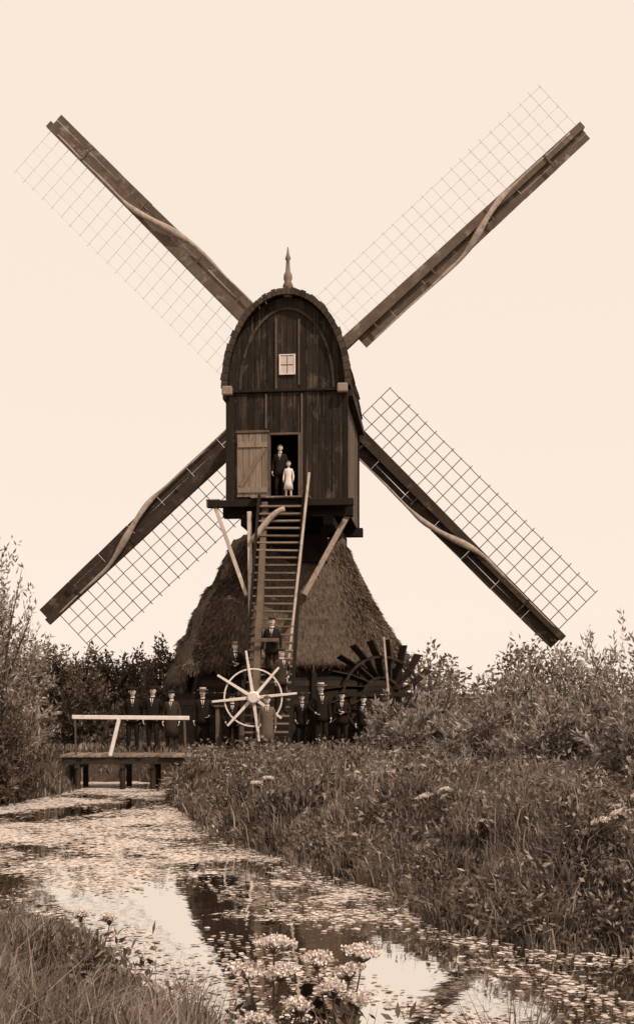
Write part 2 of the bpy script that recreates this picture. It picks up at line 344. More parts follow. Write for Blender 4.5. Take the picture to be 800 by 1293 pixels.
b.box(0.008,0.026,-0.035,-0.022,wz0,wz1,2); b.box(wx0+0.02,wx1-0.02,-0.034,-0.023,11.09,11.108,2)
b.build('window',['white','pane','doorw'],mill)
b=MB(); lx0,lx1=-1.43,-0.53
for i in range(5):
    a=lx0+i*(lx1-lx0)/5; b.box(a,a+(lx1-lx0)/5-0.012,-0.13,-0.10,dz0+random.uniform(-.01,.01),dz1-0.02)
for z in(dz0+0.12,dz1-0.42): b.box(lx0+0.02,lx1-0.02,-0.165,-0.132,z,z+0.15)
b.beam((lx0+0.1,-0.148,dz0+0.3),(lx1-0.1,-0.148,dz1-0.45),0.12,0.03,(0,1,0))
b.build('door_leaf','doorw',mill)
b=MB()
b.box(lx0-0.03,lx1+0.03,-0.16,-0.07,dz1,dz1+0.07)
b.box(dx0-0.04,dx0+0.03,-0.09,0.02,dz0,dz1); b.box(dx1-0.03,dx1+0.04,-0.09,0.02,dz0,dz1); b.box(dx0,dx1,-0.09,0.02,dz1-0.06,dz1-0.002)
b.build('door_frame','mid',mill)
b=MB(); b.tube([(0.03,0,z) for z in(13.05,13.3,13.36,13.5,13.58,13.7,13.8,14.1,14.16,14.3,14.5)],[0.13,0.11,0.16,0.10,0.13,0.12,0.07,0.05,0.085,0.04,0.015],10)
b.build('finial','doorw',mill,smooth=True)
b=MB(); b.box(-0.9,0.9,1.9,3.7,5.6,6.45)
for sx in(-1,1):
    for yy in(0.9,4.2): b.beam((sx*1.0,yy,6.6),(sx*0.8,2.8,5.4),0.2,0.2)
b.build('post_housing','dark',mill)

# thatched base
PB=D2R(15)
base=empty('thatched_base',w2m((-1.14,36.5,0)),PB-PH,mill)
bx,by=3.42,2.75
def rrect(hx_,hy_,cx_,cy_,r,n=96):
    pts=[]
    for i in range(n):
        t=2*math.pi*i/n; c,s_=math.cos(t),math.sin(t); e=0.22
        px=math.copysign(abs(c)**e,c);py=math.copysign(abs(s_)**e,s_)
        pts.append((cx_+hx_*px,cy_+hy_*py))
    return pts
def tring(t):
    k=t**0.93; ox,oy=0.28*t,0.05*t
    return bx+(1.6-bx)*k, by+(1.35-by)*k, ox, oy
vs=[];fs=[];NR=40;NC=160
def eavez(px,py):
    return 2.72-0.035*(3.4-px)-(0.55 if px<-3.0 else 0)*min(1,(py+by)/1.2)
for j in range(NR+3):
    t=max(0,(j-2)/NR); hx_,hy_,ox,oy=tring(t)
    for (px,py) in rrect(hx_,hy_,ox,oy,0,NC):
        ez0=2.65; z=ez0+(6.5-ez0)*t+(eavez(px,py)-ez0)*(1-t)**2
        if j==0: px*=0.93;py*=0.93;z-=0.10
        if j==1: z-=0.22
        nz=0.05*math.sin(px*3+z*2)+0.045*math.sin(py*5-z*2.4)+0.03*math.sin(px*9+z*3)+random.uniform(-0.02,0.02)
        vs.append((px*(1+nz*0.3),py*(1+nz*0.3),z+nz))
for j in range(NR+2):
    for i in range(NC): fs.append((j*NC+i,j*NC+(i+1)%NC,(j+1)*NC+(i+1)%NC,(j+1)*NC+i))
fs.append(tuple((NR+2)*NC+i for i in range(NC)))
b=MB(); b.add(vs,fs); b.build('thatch','thatch',base,smooth=True)
VV=np.array(vs); ns=38000
j=rng.integers(2,NR+1,ns); i=rng.integers(0,NC,ns); fr=rng.random(ns)[:,None]
A=VV[j*NC+i]*(1-fr)+VV[j*NC+(i+1)%NC]*fr; Bn=VV[(j-1)*NC+i]*(1-fr)+VV[(j-1)*NC+(i+1)%NC]*fr
Dn=norm(Bn-A)+rng.normal(size=(ns,3))*0.16; out=A-np.array([0.2,0,0]); out[:,2]=0; out=norm(out)
Dn=norm(Dn+out*0.09); A=A+(rng.random((ns,1)))*(Bn-A)+out*0.012
V,T=leafs(A,Dn,rng.uniform(0.08,0.26,ns),rng.uniform(0.012,0.032,ns)); tri_mesh('thatch_straw',V,T,'straw',base)
ns=5000; i=rng.integers(0,NC,ns); fr=rng.random(ns)[:,None]; A=VV[NC+i]*(1-fr)+VV[NC+(i+1)%NC]*fr; A[:,2]+=rng.uniform(0,0.2,ns)
Dn=norm(rng.normal(size=(ns,3))*0.25+np.array([0,0,-1])); V,T=leafs(A,Dn,rng.uniform(0.1,0.26,ns),rng.uniform(0.015,0.03,ns)); tri_mesh('thatch_fringe',V,T,'straw',base)
b=MB()
for k in range(14):
    z=-0.1+k*0.19
    for (x0,x1,y0,y1) in((-bx+0.3,bx-0.3,-by+0.26,-by+0.32),(-bx+0.3,bx-0.3,by-0.32,by-0.26),(-bx+0.24,-bx+0.297,-by+0.3,by-0.3),(bx-0.297,bx-0.24,-by+0.3,by-0.3)):
        o=random.uniform(0,0.02); b.box(x0,x1,y0-o,y1,z,z+0.182)
b.build('board_walls','wallb',base)
b=MB()
for xx in(-3.1,-1.6,0.4,1.9,3.1): b.box(xx-0.08,xx+0.08,-by+0.14,-by+0.235,-0.1,2.6)
b.box(-1.4,-0.4,-by+0.17,-by+0.225,0,1.9)
b.build('wall_posts','dark',base)

# windshaft and sails
hub_m=Vector((-0.12,6.2,12.3))
b=MB(); b.tube([(-0.12,4.6,12.2),(-0.12,6.0,12.3),(-0.12,6.75,12.33)],[0.28,0.3,0.3],12); b.build('windshaft','dark',mill)
sails=empty('sails',hub_m,0,mill); sails.rotation_euler=(D2R(4),0,D2R(4))
def arm(a,R,woff,stk,lth,lt,idx,lw0,lw1):
    a=D2R(a); d=Vector((math.cos(a),0,math.sin(a)));nn=Vector((-math.sin(a),0,math.cos(a)));k=Vector((0,1,0))
    P=lambda u,v,w_: d*u+nn*v+k*(w_+woff)
    b=MB()
    b.beam(P(0,0,0),P(R,0,0),0.40,0.38,k,0.24,0.18)
    nb=7; 
    for i in range(nb):
        u0=2.2+(R-2.25)*i/nb; u1=2.2+(R-2.25)*(i+1)/nb-0.01
        wa=lw0+(lw1-lw0)*i/nb; wb=lw0+(lw1-lw0)*(i+1)/nb
        for q in(0,1):   # two boards side by side, slightly uneven outer edge
            c=-0.07-wa*(0.25+0.5*q); c2=-0.07-wb*(0.25+0.5*q); tl=random.uniform(-0.02,0.02); sk=random.uniform(-0.018,0.018)*q
            b.beam(P(u0,c,0.06+tl),P(u1,c2+sk,0.06-tl),wa/2-0.006,0.03,k,wb/2-0.006)
    for u in np.arange(2.9,R-0.2,2.6): b.beam(P(u,-0.1-lw1*0.8,-0.12),P(u,0.1,-0.12),0.06,0.05,k)
    b.build('sail_stock',stk,sails)
    b=MB(); tw=lambda u:math.tan(D2R(14-12*(u/R)))
    us=np.arange(2.15,R-0.05,0.435)
    vl=[0.55,1.0,1.45,1.9]
    for u in us:
        j=random.uniform(-0.03,0.03)
        b.beam(P(u,0,0),P(u+j,1.94+0.06*u/R+random.uniform(-.03,.04),1.95*tw(u)),lt*1.15,lt,k)
    for v in vl:
        for i in range(len(us)-1):
            b.beam(P(us[i],v,v*tw(us[i])+0.02),P(us[i+1]+0.02,v+random.uniform(-.014,.014),v*tw(us[i+1])+0.02),lt*1.0,lt*0.8,k)
    b.build('sail_lattice',lth,sails)
    b=MB(); pts=[];rr=[]
    for i in range(60):
        f=i/59; u=2.5+f*(R-3.0); s=min(1,max(0,(u-5.6-0.3*idx)/3.0)); s=s*s*(3-2*s)
        v=-0.10-lw0*0.9+(0.16+lw0*0.9)*s+0.008*math.sin(u*3.1+idx); ww=-0.10-0.20*math.sin(math.pi*s)**0.7
        pts.append(P(u,v,ww)); rr.append((0.025+0.085*math.exp(-((u-7.1-0.3*idx)/1.9)**2))*(1+0.18*math.sin(u*4+idx*2)))
    b.tube(pts,rr,8,flat=0.5); b.build('rolled_sail_cloth','cloth',sails,smooth=True)
arm(135.2,12.35,0.0,'stock_up','lath_up',0.0105,0,0.52,0.46)  # upper laths also thinned to imitate fading against the sky
arm(-45,12.5,0.0,'stock','lath',0.027,1,0.56,0.48)
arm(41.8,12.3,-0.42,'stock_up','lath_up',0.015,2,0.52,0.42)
arm(222.4,12.2,-0.42,'stock','lath',0.024,3,0.56,0.46)

# stairs
def W(p): return w2m(p)
top=Vector((-1.0,32.45,7.1)); bot=Vector((-1.36,29.85,0.35))
b=MB(); NS=31; tr=MB()
for i in range(1,NS):
    c=top.lerp(bot,i/NS); hw=0.60
    c1=W(c+Vector((-hw,0,random.uniform(-.014,.014))));c2=W(c+Vector((hw,0,random.uniform(-.014,.014))))
    tr.beam(c1,c2,0.22,0.045,(0,0,1))
for s in(-1,1):
    o=Vector((s*0.63,0,0)); b.beam(W(top+o+Vector((0,0,0.1))),W(bot+o-Vector((0,0.05,0.3))),0.07,0.26,(0,-1,0.3))
tr.build('stair_treads','tread',mill); b.build('stair_stringers','dark',mill)
b=MB()
b.beam(W((-1.92,32.5,6.75)),W((-1.70,30.2,1.2)),0.13,0.12,(0,-1,0.3))
b.beam(W((-0.22,32.35,7.85)),W((-0.90,30.2,1.0)),0.07,0.07,(0,-1,0.3))
b.beam(W((-2.93,32.95,6.95)),W((-1.95,31.7,4.3)),0.10,0.10,(0,-1,0))
b.build('tail_braces','pale',mill,bevel=0.01)
b=MB(); b.beam(W((0.94,33.2,6.85)),W((-0.36,31.7,4.3)),0.15,0.13,(0,-1,0)); b.build('right_brace','doorw',mill,bevel=0.01)
b=MB(); pts=[];rr=[]
for i in range(9):
    f=i/8; pts.append(W((-1.82+0.92*f,32.0,5.85+0.95*math.sin(f*1.45)-0.02))); rr.append(0.095-0.02*f)
b.tube(pts,rr,8); b.build('curved_brace','pale',mill,smooth=True)
b=MB(); b.beam(W((-1.48,32.6,7.0)),W((-1.60,29.75,1.35)),0.17,0.24,(0,-1,0.3)); b.beam(W((-1.75,30.2,3.0)),W((-1.0,30.2,3.0)),0.1,0.1)
b.beam(W((-1.95,29.9,0.08)),W((-0.7,29.8,0.08)),0.25,0.22)
b.build('tail_pole','mid',mill,bevel=0.01)
cw=empty('capstan_wheel',W((-1.64,29.35,1.48)),-PH+D2R(4),mill)
b=MB(); Rr=0.74
for i in range(36):
    t0=2*math.pi*i/36;t1=2*math.pi*(i+1)/36
    b.beam((Rr*math.cos(t0),0,Rr*math.sin(t0)),(Rr*math.cos(t1),0,Rr*math.sin(t1)),0.04,0.06,(0,1,0))
for k,aa in enumerate((4,48,97,146,184,226,276,322)):
    t=D2R(aa); ln=(1.13,1.02,1.22,1.08,1.06,0.98,1.14,0.9)[k]; yy=-0.045-0.003*k
    b.beam((0.1*math.cos(t),yy,0.1*math.sin(t)),(ln*math.cos(t+0.03),yy,ln*math.sin(t+0.03)),0.085,0.045,(0,1,0),0.055,0.035)
b.tube([(0,-0.2,0),(0,-0.12,0),(0,0.1,0),(0,0.5,0)],[0.13,0.17,0.17,0.12],12)
b.build('wheel','white',cw,bevel=0.006)
b=MB(); b.beam((0.25,0.3,0.1),(0.30,0.25,-1.5),0.12,0.12,(0,1,0)); b.beam((-0.25,0.3,0.1),(-0.30,0.25,-1.5),0.12,0.12,(0,1,0)); b.beam((-0.4,0.3,0.12),(0.4,0.3,0.12),0.12,0.1,(0,1,0))
b.build('wheel_stand','mid',cw)

# scoop wheel: thin swept paddles fixed between two rim rings
sw=empty('scoop_wheel',(1.83,33.25,1.5),D2R(12))
b=MB()
for k in range(20):
    t=2*math.pi*k/20+0.1; t2=t+0.40+random.uniform(-.02,.02); ro=1.68+random.uniform(-.05,.04)
    tg=Vector((-math.sin(t2),0,math.cos(t2)))
    a=Vector((0.5*math.cos(t),0,0.5*math.sin(t))); c=Vector((ro*math.cos(t2),0,ro*math.sin(t2)))
    m_=a.lerp(c,0.5)+Vector((0.06*math.sin(t),0,-0.06*math.cos(t))); up=Vector((0,1,0))+tg*0.22
    b.beam(a,m_,0.035,0.36,up); b.beam(m_,c,0.035,0.40,up,0.035,0.44)
for r_ in(0.55,1.15):
    for i in range(40):
        t0=2*math.pi*i/40;t1=2*math.pi*(i+1)/40
        for yy in(-0.24,0.24): b.beam((r_*math.cos(t0),yy,r_*math.sin(t0)),(r_*math.cos(t1),yy,r_*math.sin(t1)),0.07,0.05,(0,1,0))
b.tube([(0,-0.6,0),(0,0.9,0)],[0.16,0.16],12)
b.build('paddles','wallb',sw)
b=MB(); b.beam((0.12,-0.5,0.1),(0.02,-0.35,1.72),0.055,0.05,(0,1,0)); b.build('prop_post','pale',sw)
b=MB()
for sx in(-1.9,1.9): b.box(sx-0.08,sx+0.08,-0.5,-0.4,-1.6,0.2)
b.box(-1.9,1.9,-0.5,-0.42,0.0,0.12); b.build('wheel_frame','dark',sw)

ls=empty('wooden_platform',(-2.3,31.4,0)); b=MB()
for i in range(6): b.box(-0.5+i*0.17,-0.5+i*0.17+0.16,-0.45,0.45,1.22,1.265)
for sx in(-0.4,0.4):
    for sy in(-0.35,0.35): b.box(sx-0.05,sx+0.05,sy-0.05,sy+0.05,-0.1,1.215)
b.build('boards','mid',ls)

# ------------------------------------------------------------ footbridge
fb=empty('footbridge',(-4.6,29.0,0)); b=MB()
nb=24
for i in range(nb):
    a=-1.78+i*3.52/nb; b.box(a,a+3.52/nb-0.012,-0.62+random.uniform(-.04,.04),0.62,0.0,0.045+random.uniform(0,.015))
b.build('deck','tread',fb)
b=MB()
for yy in(-0.5,0.5): b.beam((-1.75,yy,-0.09),(1.75,yy,-0.09),0.14,0.16)
for xx in(-1.37,-0.25,0.5):
    for yy in(-0.5,0.5): b.tube([(xx,yy,-1.6),(xx,yy,-0.18)],[0.08,0.07],8)
    b.beam((xx,-0.6,-0.23),(xx,0.6,-0.23),0.12,0.10)
for i in range(4): b.box(1.05,1.12,-0.6,0.6,-1.3+i*0.27,-1.3+i*0.27+0.26)
for i in range(4): b.box(-1.65,-1.58,-0.6,0.6,-1.3+i*0.27,-1.3+i*0.27+0.26)
b.build('beams_and_piles','wallb',fb)
b=MB(); b.beam((-1.5,-0.55,1.0),(1.42,-0.55,0.975),0.07,0.10)
b.beam((-0.33,-0.56,0.94),(-0.55,-0.56,0.03),0.09,0.08,(0,1,0))
b.build('handrail','white',fb,bevel=0.008)
b=MB(); b.beam((1.3,-0.56,0.93),(1.34,-0.56,0.0),0.05,0.05,(0,1,0)); b.beam((-1.42,-0.56,0.93),(-1.40,-0.56,0.0),0.04,0.04,(0,1,0)); b.build('rail_posts','mid',fb)

# ------------------------------------------------------------ people
def person(kind,x,y,z,H=1.72,yaw=0,coat='coatd',legs='coatd',hat='cap',arms='down',long=False,dress=False,lean=0.0,stance=0.0,shirt=True,hatmat=None,tilt=0.0,hs=1.0):
    root=empty(kind,(x,y,z),D2R(yaw)); s=H/1.75; root.scale=(s,s,s)
    e=[];v=[];r=[]
    def nd(p,rad,par=None):
        v.append(p); r.append(rad if isinstance(rad,tuple) else (rad,rad))
        if par is not None: e.append((par,len(v)-1))
        return len(v)-1
    L_=lean; hx=tilt; hz=-L_-.015
    def hsc(p): # enlarge the head (children) about the neck
        if hs==1.0 or p[2]<1.5: return p
        return (hx+(p[0]-hx)*hs, hz+(p[1]-hz)*hs, 1.5+(p[2]-1.5)*hs)
    pel=nd((0,0,.95),(.135,.105)); sp=nd((0,-.01-L_*.3,1.12),(.13,.10),pel); ch=nd((0,-L_*.7,1.31),(.15,.11),sp); nb_=nd((0,-L_,1.44),(.085,.075),ch)
    nk=nd((hx*.3,-L_-.01,1.51),.055,nb_); h1=nd((hx*.7,-L_-.02,1.585),.055,nk); nd((hx,-L_-.01,1.66),(.06,.07),h1)
    hands=[]
    for q,sg in enumerate((-1,1)):
        am=arms if isinstance(arms,str) else arms[q]
        sh=nd((sg*.165,-L_,1.405),.066,ch)
        if am=='down': el=(sg*.235,.03-L_*.8,1.13); wr=(sg*.245,-.06-L_*.6,.90); pm=(sg*.243,-.085-L_*.6,.825)
        elif am=='hip': el=(sg*.33,.06,1.17); wr=(sg*.2,-.10,1.02); pm=(sg*.155,-.125,.985)
        elif am=='fold': el=(sg*.25,-.03,1.14); wr=(sg*.06,-.19,1.12+.03*sg); pm=(-sg*.01,-.20,1.14+.03*sg)
        elif am=='pocket': el=(sg*.27,.07,1.15); wr=(sg*.205,-.03,.96); pm=(sg*.18,-.06,.90)
        E=nd(el,.052,sh); Wr=nd(wr,.034,E); Pm=nd(pm,(.034,.022),Wr); hands.append((Vector(wr),Vector(pm),sg))
        st=stance*(1 if sg>0 else -1)
        hp=nd((sg*.09,0,.87),.10,pel); kn=nd((sg*.112,-.02-.5*st,.49),.074,hp); an=nd((sg*.122,.02-.6*st,.10),.056,kn); nd((sg*.15,-.13-.6*st,.04),(.044,.034),an)
    me=bpy.data.meshes.new('b'); me.from_pydata(v,e,[]); o=bpy.data.objects.new('b',me); sc.collection.objects.link(o)
    o.modifiers.new('s','SKIN'); o.modifiers.new('ss','SUBSURF').levels=1
    for i,sv in enumerate(me.skin_vertices[0].data): sv.radius=r[i]; sv.use_root=(i==0)
    bpy.context.view_layer.update()
    ev=o.evaluated_get(bpy.context.evaluated_depsgraph_get()); nm=bpy.data.meshes.new_from_object(ev)
    bpy.data.objects.remove(o); nm.name='body'
    for k in('skin',coat,legs,'shoe'): nm.materials.append(M[k])
    for p in nm.polygons:
        c=p.center; p.use_smooth=True
        hnd=any((c-h[1]).length<.075 and (c-h[0]).length>.03 for h in hands)
        if c.z>1.485 or hnd: p.material_index=0
        elif c.z>0.93 or abs(c.x)>.19 and c.z>.8: p.material_index=1
        elif c.z>0.09: p.material_index=0 if (dress and c.z<.5) else 2
        else: p.material_index=3
    link(bpy.data.objects.new('body',nm),root)
    g_=MB()
    if dress: rings=[(0,0,.42,.24,.20),(0,0,.7,.20,.16),(0,0,.98,.145,.12),(0,0,1.1,.15,.12),(0,0,1.32,.165,.125),(0,0,1.42,.13,.1),(0,0,1.47,.07,.07)]
    elif long: rings=[(0,.01,.40,.215,.17),(0,0,.7,.20,.16),(0,0,.98,.175,.135),(0,-L_*.5,1.15,.175,.135),(0,-L_*.7,1.32,.19,.135),(0,-L_,1.42,.15,.10),(0,-L_,1.48,.068,.068)]
    else: rings=[(0,0,.78,.195,.15),(0,0,.92,.18,.14),(0,-L_*.3,1.08,.165,.13),(0,-L_*.6,1.2,.175,.135),(0,-L_*.8,1.33,.19,.135),(0,-L_,1.42,.15,.10),(0,-L_,1.49,.070,.070)]
    g_.loft(rings,18,0); g_.build('dress' if dress else 'coat',coat,root,smooth=True)
    f=MB()
    if shirt and not dress:
        f.add([(-.05,-.120-L_*.95,1.45),(.05,-.120-L_*.95,1.45),(0,-.150-L_*.8,1.24)],[(0,1,2)],1)
        f.add([(-.012,-.124-L_*.95,1.45),(.012,-.124-L_*.95,1.45),(.014,-.152-L_*.8,1.28),(-.014,-.152-L_*.8,1.28)],[(0,1,2,3)],2)
        f.loft([(0,-L_-.005,1.465,.068,.068),(0,-L_-.008,1.52,.061,.062)],12,1,cap=False)
    f.loft([(hx,hz-.030,1.535,.028,.030),(hx,hz-.026,1.55,.045,.052),(hx,hz-.012,1.58,.060,.074),(hx,hz-.004,1.62,.070,.086),(hx,hz,1.66,.076,.092),(hx,hz+.004,1.70,.075,.090),(hx,hz+.006,1.735,.062,.076),(hx,hz+.006,1.755,.035,.045)],16,0)
    for sx in(-1,1):
        f.ball((hx+sx*.030,hz-.083,1.652),(.0125,.009,.007),8,5,2); f.ball((hx+sx*.078,hz+.008,1.64),(.012,.022,.032),6,5,0)
        f.beam((hx+sx*.014,hz-.091,1.673),(hx+sx*.046,hz-.082,1.672),.008,.006,(0,0,1),mi=3)
    f.add([(hx-.016,hz-.082,1.610),(hx+.016,hz-.082,1.610),(hx,hz-.115,1.616),(hx-.007,hz-.088,1.665),(hx+.007,hz-.088,1.665)],[(0,2,3),(2,1,4),(2,4,3),(0,1,2)],0)
    f.beam((hx-.022,hz-.079,1.584),(hx+.022,hz-.079,1.584),.010,.005,(0,0,1),mi=2)
    if H>1.70: f.beam((hx-.034,hz-.084,1.599),(hx+.034,hz-.084,1.599),.014,.012,(0,0,1),mi=3)
    f.ball((hx,hz+.008,1.690),(.083,.100,.082),16,6,3,z0=0.12); f.ball((hx,hz+.040,1.655),(.080,.068,.085),14,7,3)
    fo=[hsc(p) for p in f.v]; f.v=fo
    for (wr,pm,sg) in hands:
        d=(pm-wr).normalized(); side=Vector((0,1,0)) if abs(d.y)<.8 else Vector((1,0,0)); side=(side-d*side.dot(d)).normalized(); nrm=d.cross(side)*(-sg)
        for k in range(4):
            ln=(.065,.075,.07,.055)[k]; b0=pm+side*(k-1.5)*.017+d*.01; b1=b0+d*ln*.5+nrm*.004; b2=b1+d*ln*.4+nrm*.016; b3=b2+d*ln*.25+nrm*.016
            f.tube([b0,b1,b2,b3],[.009,.008,.007,.004],5,0)
        t0=wr.lerp(pm,.5)-side*.02; f.tube([t0,t0-side*.022+d*.03,t0-side*.026+d*.06],[.011,.009,.006],5,0)
    f.build('face_and_hands',['skin','shirt','shoe','hair'],root,smooth=True)
    if hat:
        h=MB()
        if hat=='cap':
            h.ball((hx,hz+.010,1.74),(.112,.124,.044),18,6,0,z0=-.6); h.loft([(hx,hz+.006,1.708,.088,.103),(hx,hz+.006,1.74,.090,.105)],18,0,cap=False)
            h.add([(hx-.062,hz-.072,1.724),(hx+.062,hz-.072,1.724),(hx+.05,hz-.115,1.712),(hx+.02,hz-.135,1.705),(hx-.02,hz-.135,1.705),(hx-.05,hz-.115,1.712)],[(0,1,2,3,4,5)],0); mt=[hatmat or coat]
        elif hat=='boater':
            h.loft([(hx,hz,1.724,.150,.162),(hx,hz,1.732,.150,.162)],24,0); h.loft([(hx,hz,1.729,.093,.104),(hx,hz,1.80,.089,.100)],20,0); h.loft([(hx,hz,1.733,.0955,.1065),(hx,hz,1.760,.0945,.1055)],20,1,cap=False); mt=['strawhat','hair']
        elif hat=='bowler':
            h.loft([(hx,hz,1.718,.118,.14),(hx,hz,1.728,.123,.145)],20,0); h.ball((hx,hz,1.718),(.093,.108,.10),18,7,0,z0=0.0); mt=[hatmat or 'hair']
        h.build('hat',mt,root,smooth=False)
    return root
def gz(x,y): return float(hgt(x,y))
def stand(kind,x,y,**k): return person(kind,x,y,gz(x,y)-0.01,**k)
stand('man',-5.13,31.8,H=1.73,yaw=6,arms='pocket',hat='cap')
stand('man',-4.56,31.7,H=1.78,yaw=-4,arms=('down','pocket'),hat='cap',coat='coatd',stance=0.08,tilt=.01)
stand('man',-4.02,31.6,H=1.66,yaw=-8,arms='down',hat='cap',coat='coatm',long=True,legs='coatm')
stand('man',-3.17,31.7,H=1.76,yaw=5,arms=('down','hip'),hat='boater',stance=-0.06)
person('man',-2.24,31.35,1.26,H=1.72,yaw=8,arms='fold',hat='cap',hatmat='coatl')
stand('man',-2.25,30.35,H=1.58,yaw=5,arms='pocket',hat='cap',coat='coatd')
person('man',-1.2,30.42,1.88,H=1.72,yaw=-5,arms='down',hat='cap',hatmat='coatm')
person('man',-0.96,30.02,1.05,H=1.70,yaw=35,arms=('down','hip'),hat='cap',coat='coatm',lean=0.05)
stand('boy',-1.25,28.7,H=1.50,yaw=0,arms='down',hat='cap',coat='coatl',legs='coatm',long=True,hatmat='coatl',hs=1.1)
stand('man',-0.42,31.2,H=1.58,yaw=10,arms='pocket',hat='bowler')
stand('man',0.11,31.0,H=1.82,yaw=14,arms=('hip','down'),hat='boater',stance=0.07,tilt=-.012)
stand('man',0.68,31.1,H=1.56,yaw=-5,arms='fold',hat='cap')
stand('boy',1.28,31.3,H=1.48,yaw=-20,arms='down',hat='cap',coat='coatd',hs=1.1)
mx_,my_=mloc(-0.2,0.05); person('man',mx_,my_,7.21,H=1.58,yaw=-6,arms='down',hat=None,coat='coatd',shirt=True)
mx_,my_=mloc(0.07,-0.16); person('child',mx_,my_,7.21,H=1.02,yaw=-6,arms='down',hat=None,coat='shirt',legs='shirt',dress=True,hs=1.35)

# ------------------------------------------------------------ vegetation
def sample(n,y0,y1,pw=1.0,mg=1.0):
    u=rng.random(n); a=1-pw
    Y=(y0**a+(y1**a-y0**a)*u)**(1/a) if abs(a)>1e-6 else y0*(y1/y0)**u
    X=rng.uniform(-1,1,n)*(0.30*Y+mg); return X,Y
def grass(name,n,y0,y1,sel,hfun,mat,pw=1.0,wk=1.0,lean=(0.1,0.8)):
    X,Y=sample(n,y0,y1,pw); d,idx=sdist(X,Y); k=(d>-0.08)&sel(X,Y,d,idx); X,Y,d=X[k],Y[k],d[k]
    Lh=hfun(X,Y,d)*rng.uniform(0.4,1.35,len(X))
    P=np.stack([X,Y,hgt(X,Y)-0.02],1); Wd=(0.006+0.00075*Y)*wk*rng.uniform(0.6,1.4,len(X))
    V,T=blades(P,Lh,Wd,rng.uniform(lean[0],lean[1],len(X))); return tri_mesh(name,V,T,mat)
isf=lambda idx:np.isin(idx,list(FORE))
clump=lambda X,Y:0.6+0.35*np.sin(X*2.1+Y*1.3)*np.sin(Y*1.9-X*0.7)+0.3*np.sin(X*5+Y*4)*np.sin(X*3.3-Y*6.1)
grass('bank_grass',190000,9.5,29,lambda X,Y,d,i:(~isf(i))&(d<5.5)&(X>-4)&(Y<28.6-0.2*X)&(clump(X,Y)+rng.random(len(X))*0.5>0.45),lambda X,Y,d:(0.42*clump(X,Y)+0.08)*np.clip((30-Y)/9,0.4,1),'grass',pw=0.8,wk=1.15,lean=(0.1,1.1))
grass('tall_bank_grass',9000,9.8,27,lambda X,Y,d,i:(~isf(i))&(d<5)&(X>-4)&(Y<27)&(clump(X+3,Y)>0.7),lambda X,Y,d:(0.68+0*X)*np.clip((30-Y)/9,0.4,1),'grassl',pw=0.8,wk=0.9,lean=(0.1,0.7))
grass('foreground_grass',60000,4.2,13.2,lambda X,Y,d,i:isf(i)&((X<-0.7)|(Y<6)),lambda X,Y,d:np.clip(0.16+0.30*d,0.16,0.55)*clump(X,Y)*1.1,'grassl',pw=0.5,wk=0.9,lean=(0.1,0.8))
grass('meadow_grass',90000,27,60,lambda X,Y,d,i:(d>0.0)&~((Y>33.5)&(Y<39)&(X>-4.5)&(X<2.4)),lambda X,Y,d:0.13+0.10*clump(X,Y)+np.clip(Y-36,0,8)*0.04,'grassl',pw=1.0,wk=1.0)
grass('left_bank_grass',40000,17,31,lambda X,Y,d,i:(X<-5)&(d<3),lambda X,Y,d:0.35*clump(X,Y)+0.2,'grass',pw=0.8)
def weeds(name,npl,y0,y1,sel,R,mat):
    X,Y=sample(npl,y0,y1,0.9); d,i=sdist(X,Y); k=(d>-0.05)&sel(X,Y,d,i); X,Y=X[k],Y[k]; m_=len(X); q=30
    hh=R*rng.uniform(0.4,1.6,m_); C=np.stack([X,Y,hgt(X,Y)+0.05],1)
    off=rng.normal(size=(m_,q,3))*np.array([0.30,0.30,0]); off[:,:,2]=rng.uniform(0.2,1.0,(m_,q)); off*=hh[:,None,None]
    P=(C[:,None]+off).reshape(-1,3); Dn=norm((off*np.array([1,1,0.2])/hh[:,None,None]).reshape(-1,3)+rng.normal(size=P.shape)*0.35)
    s=np.repeat((0.55+0.03*Y)*rng.uniform(0.6,1.2,m_),q); n_=len(P); V,T=leafs(P,Dn,rng.uniform(.06,.13,n_)*s,rng.uniform(.025,.055,n_)*s); tri_mesh(name,V,T,mat)
weeds('bank_weeds',3400,9.8,27,lambda X,Y,d,i:(~isf(i))&(d<5.0)&(X>-4)&(Y<27)&(clump(X*0.8,Y*0.7+2)>0.58),0.36,'weed')
weeds('shore_weeds',1500,9.8,27,lambda X,Y,d,i:(~isf(i))&(d<0.5)&(X>-4)&(Y<27),0.28,'bushd')
weeds('foreground_weeds',240,5.5,13,lambda X,Y,d,i:isf(i)&(X<-1.0)&(d<2.0),0.22,'weed')

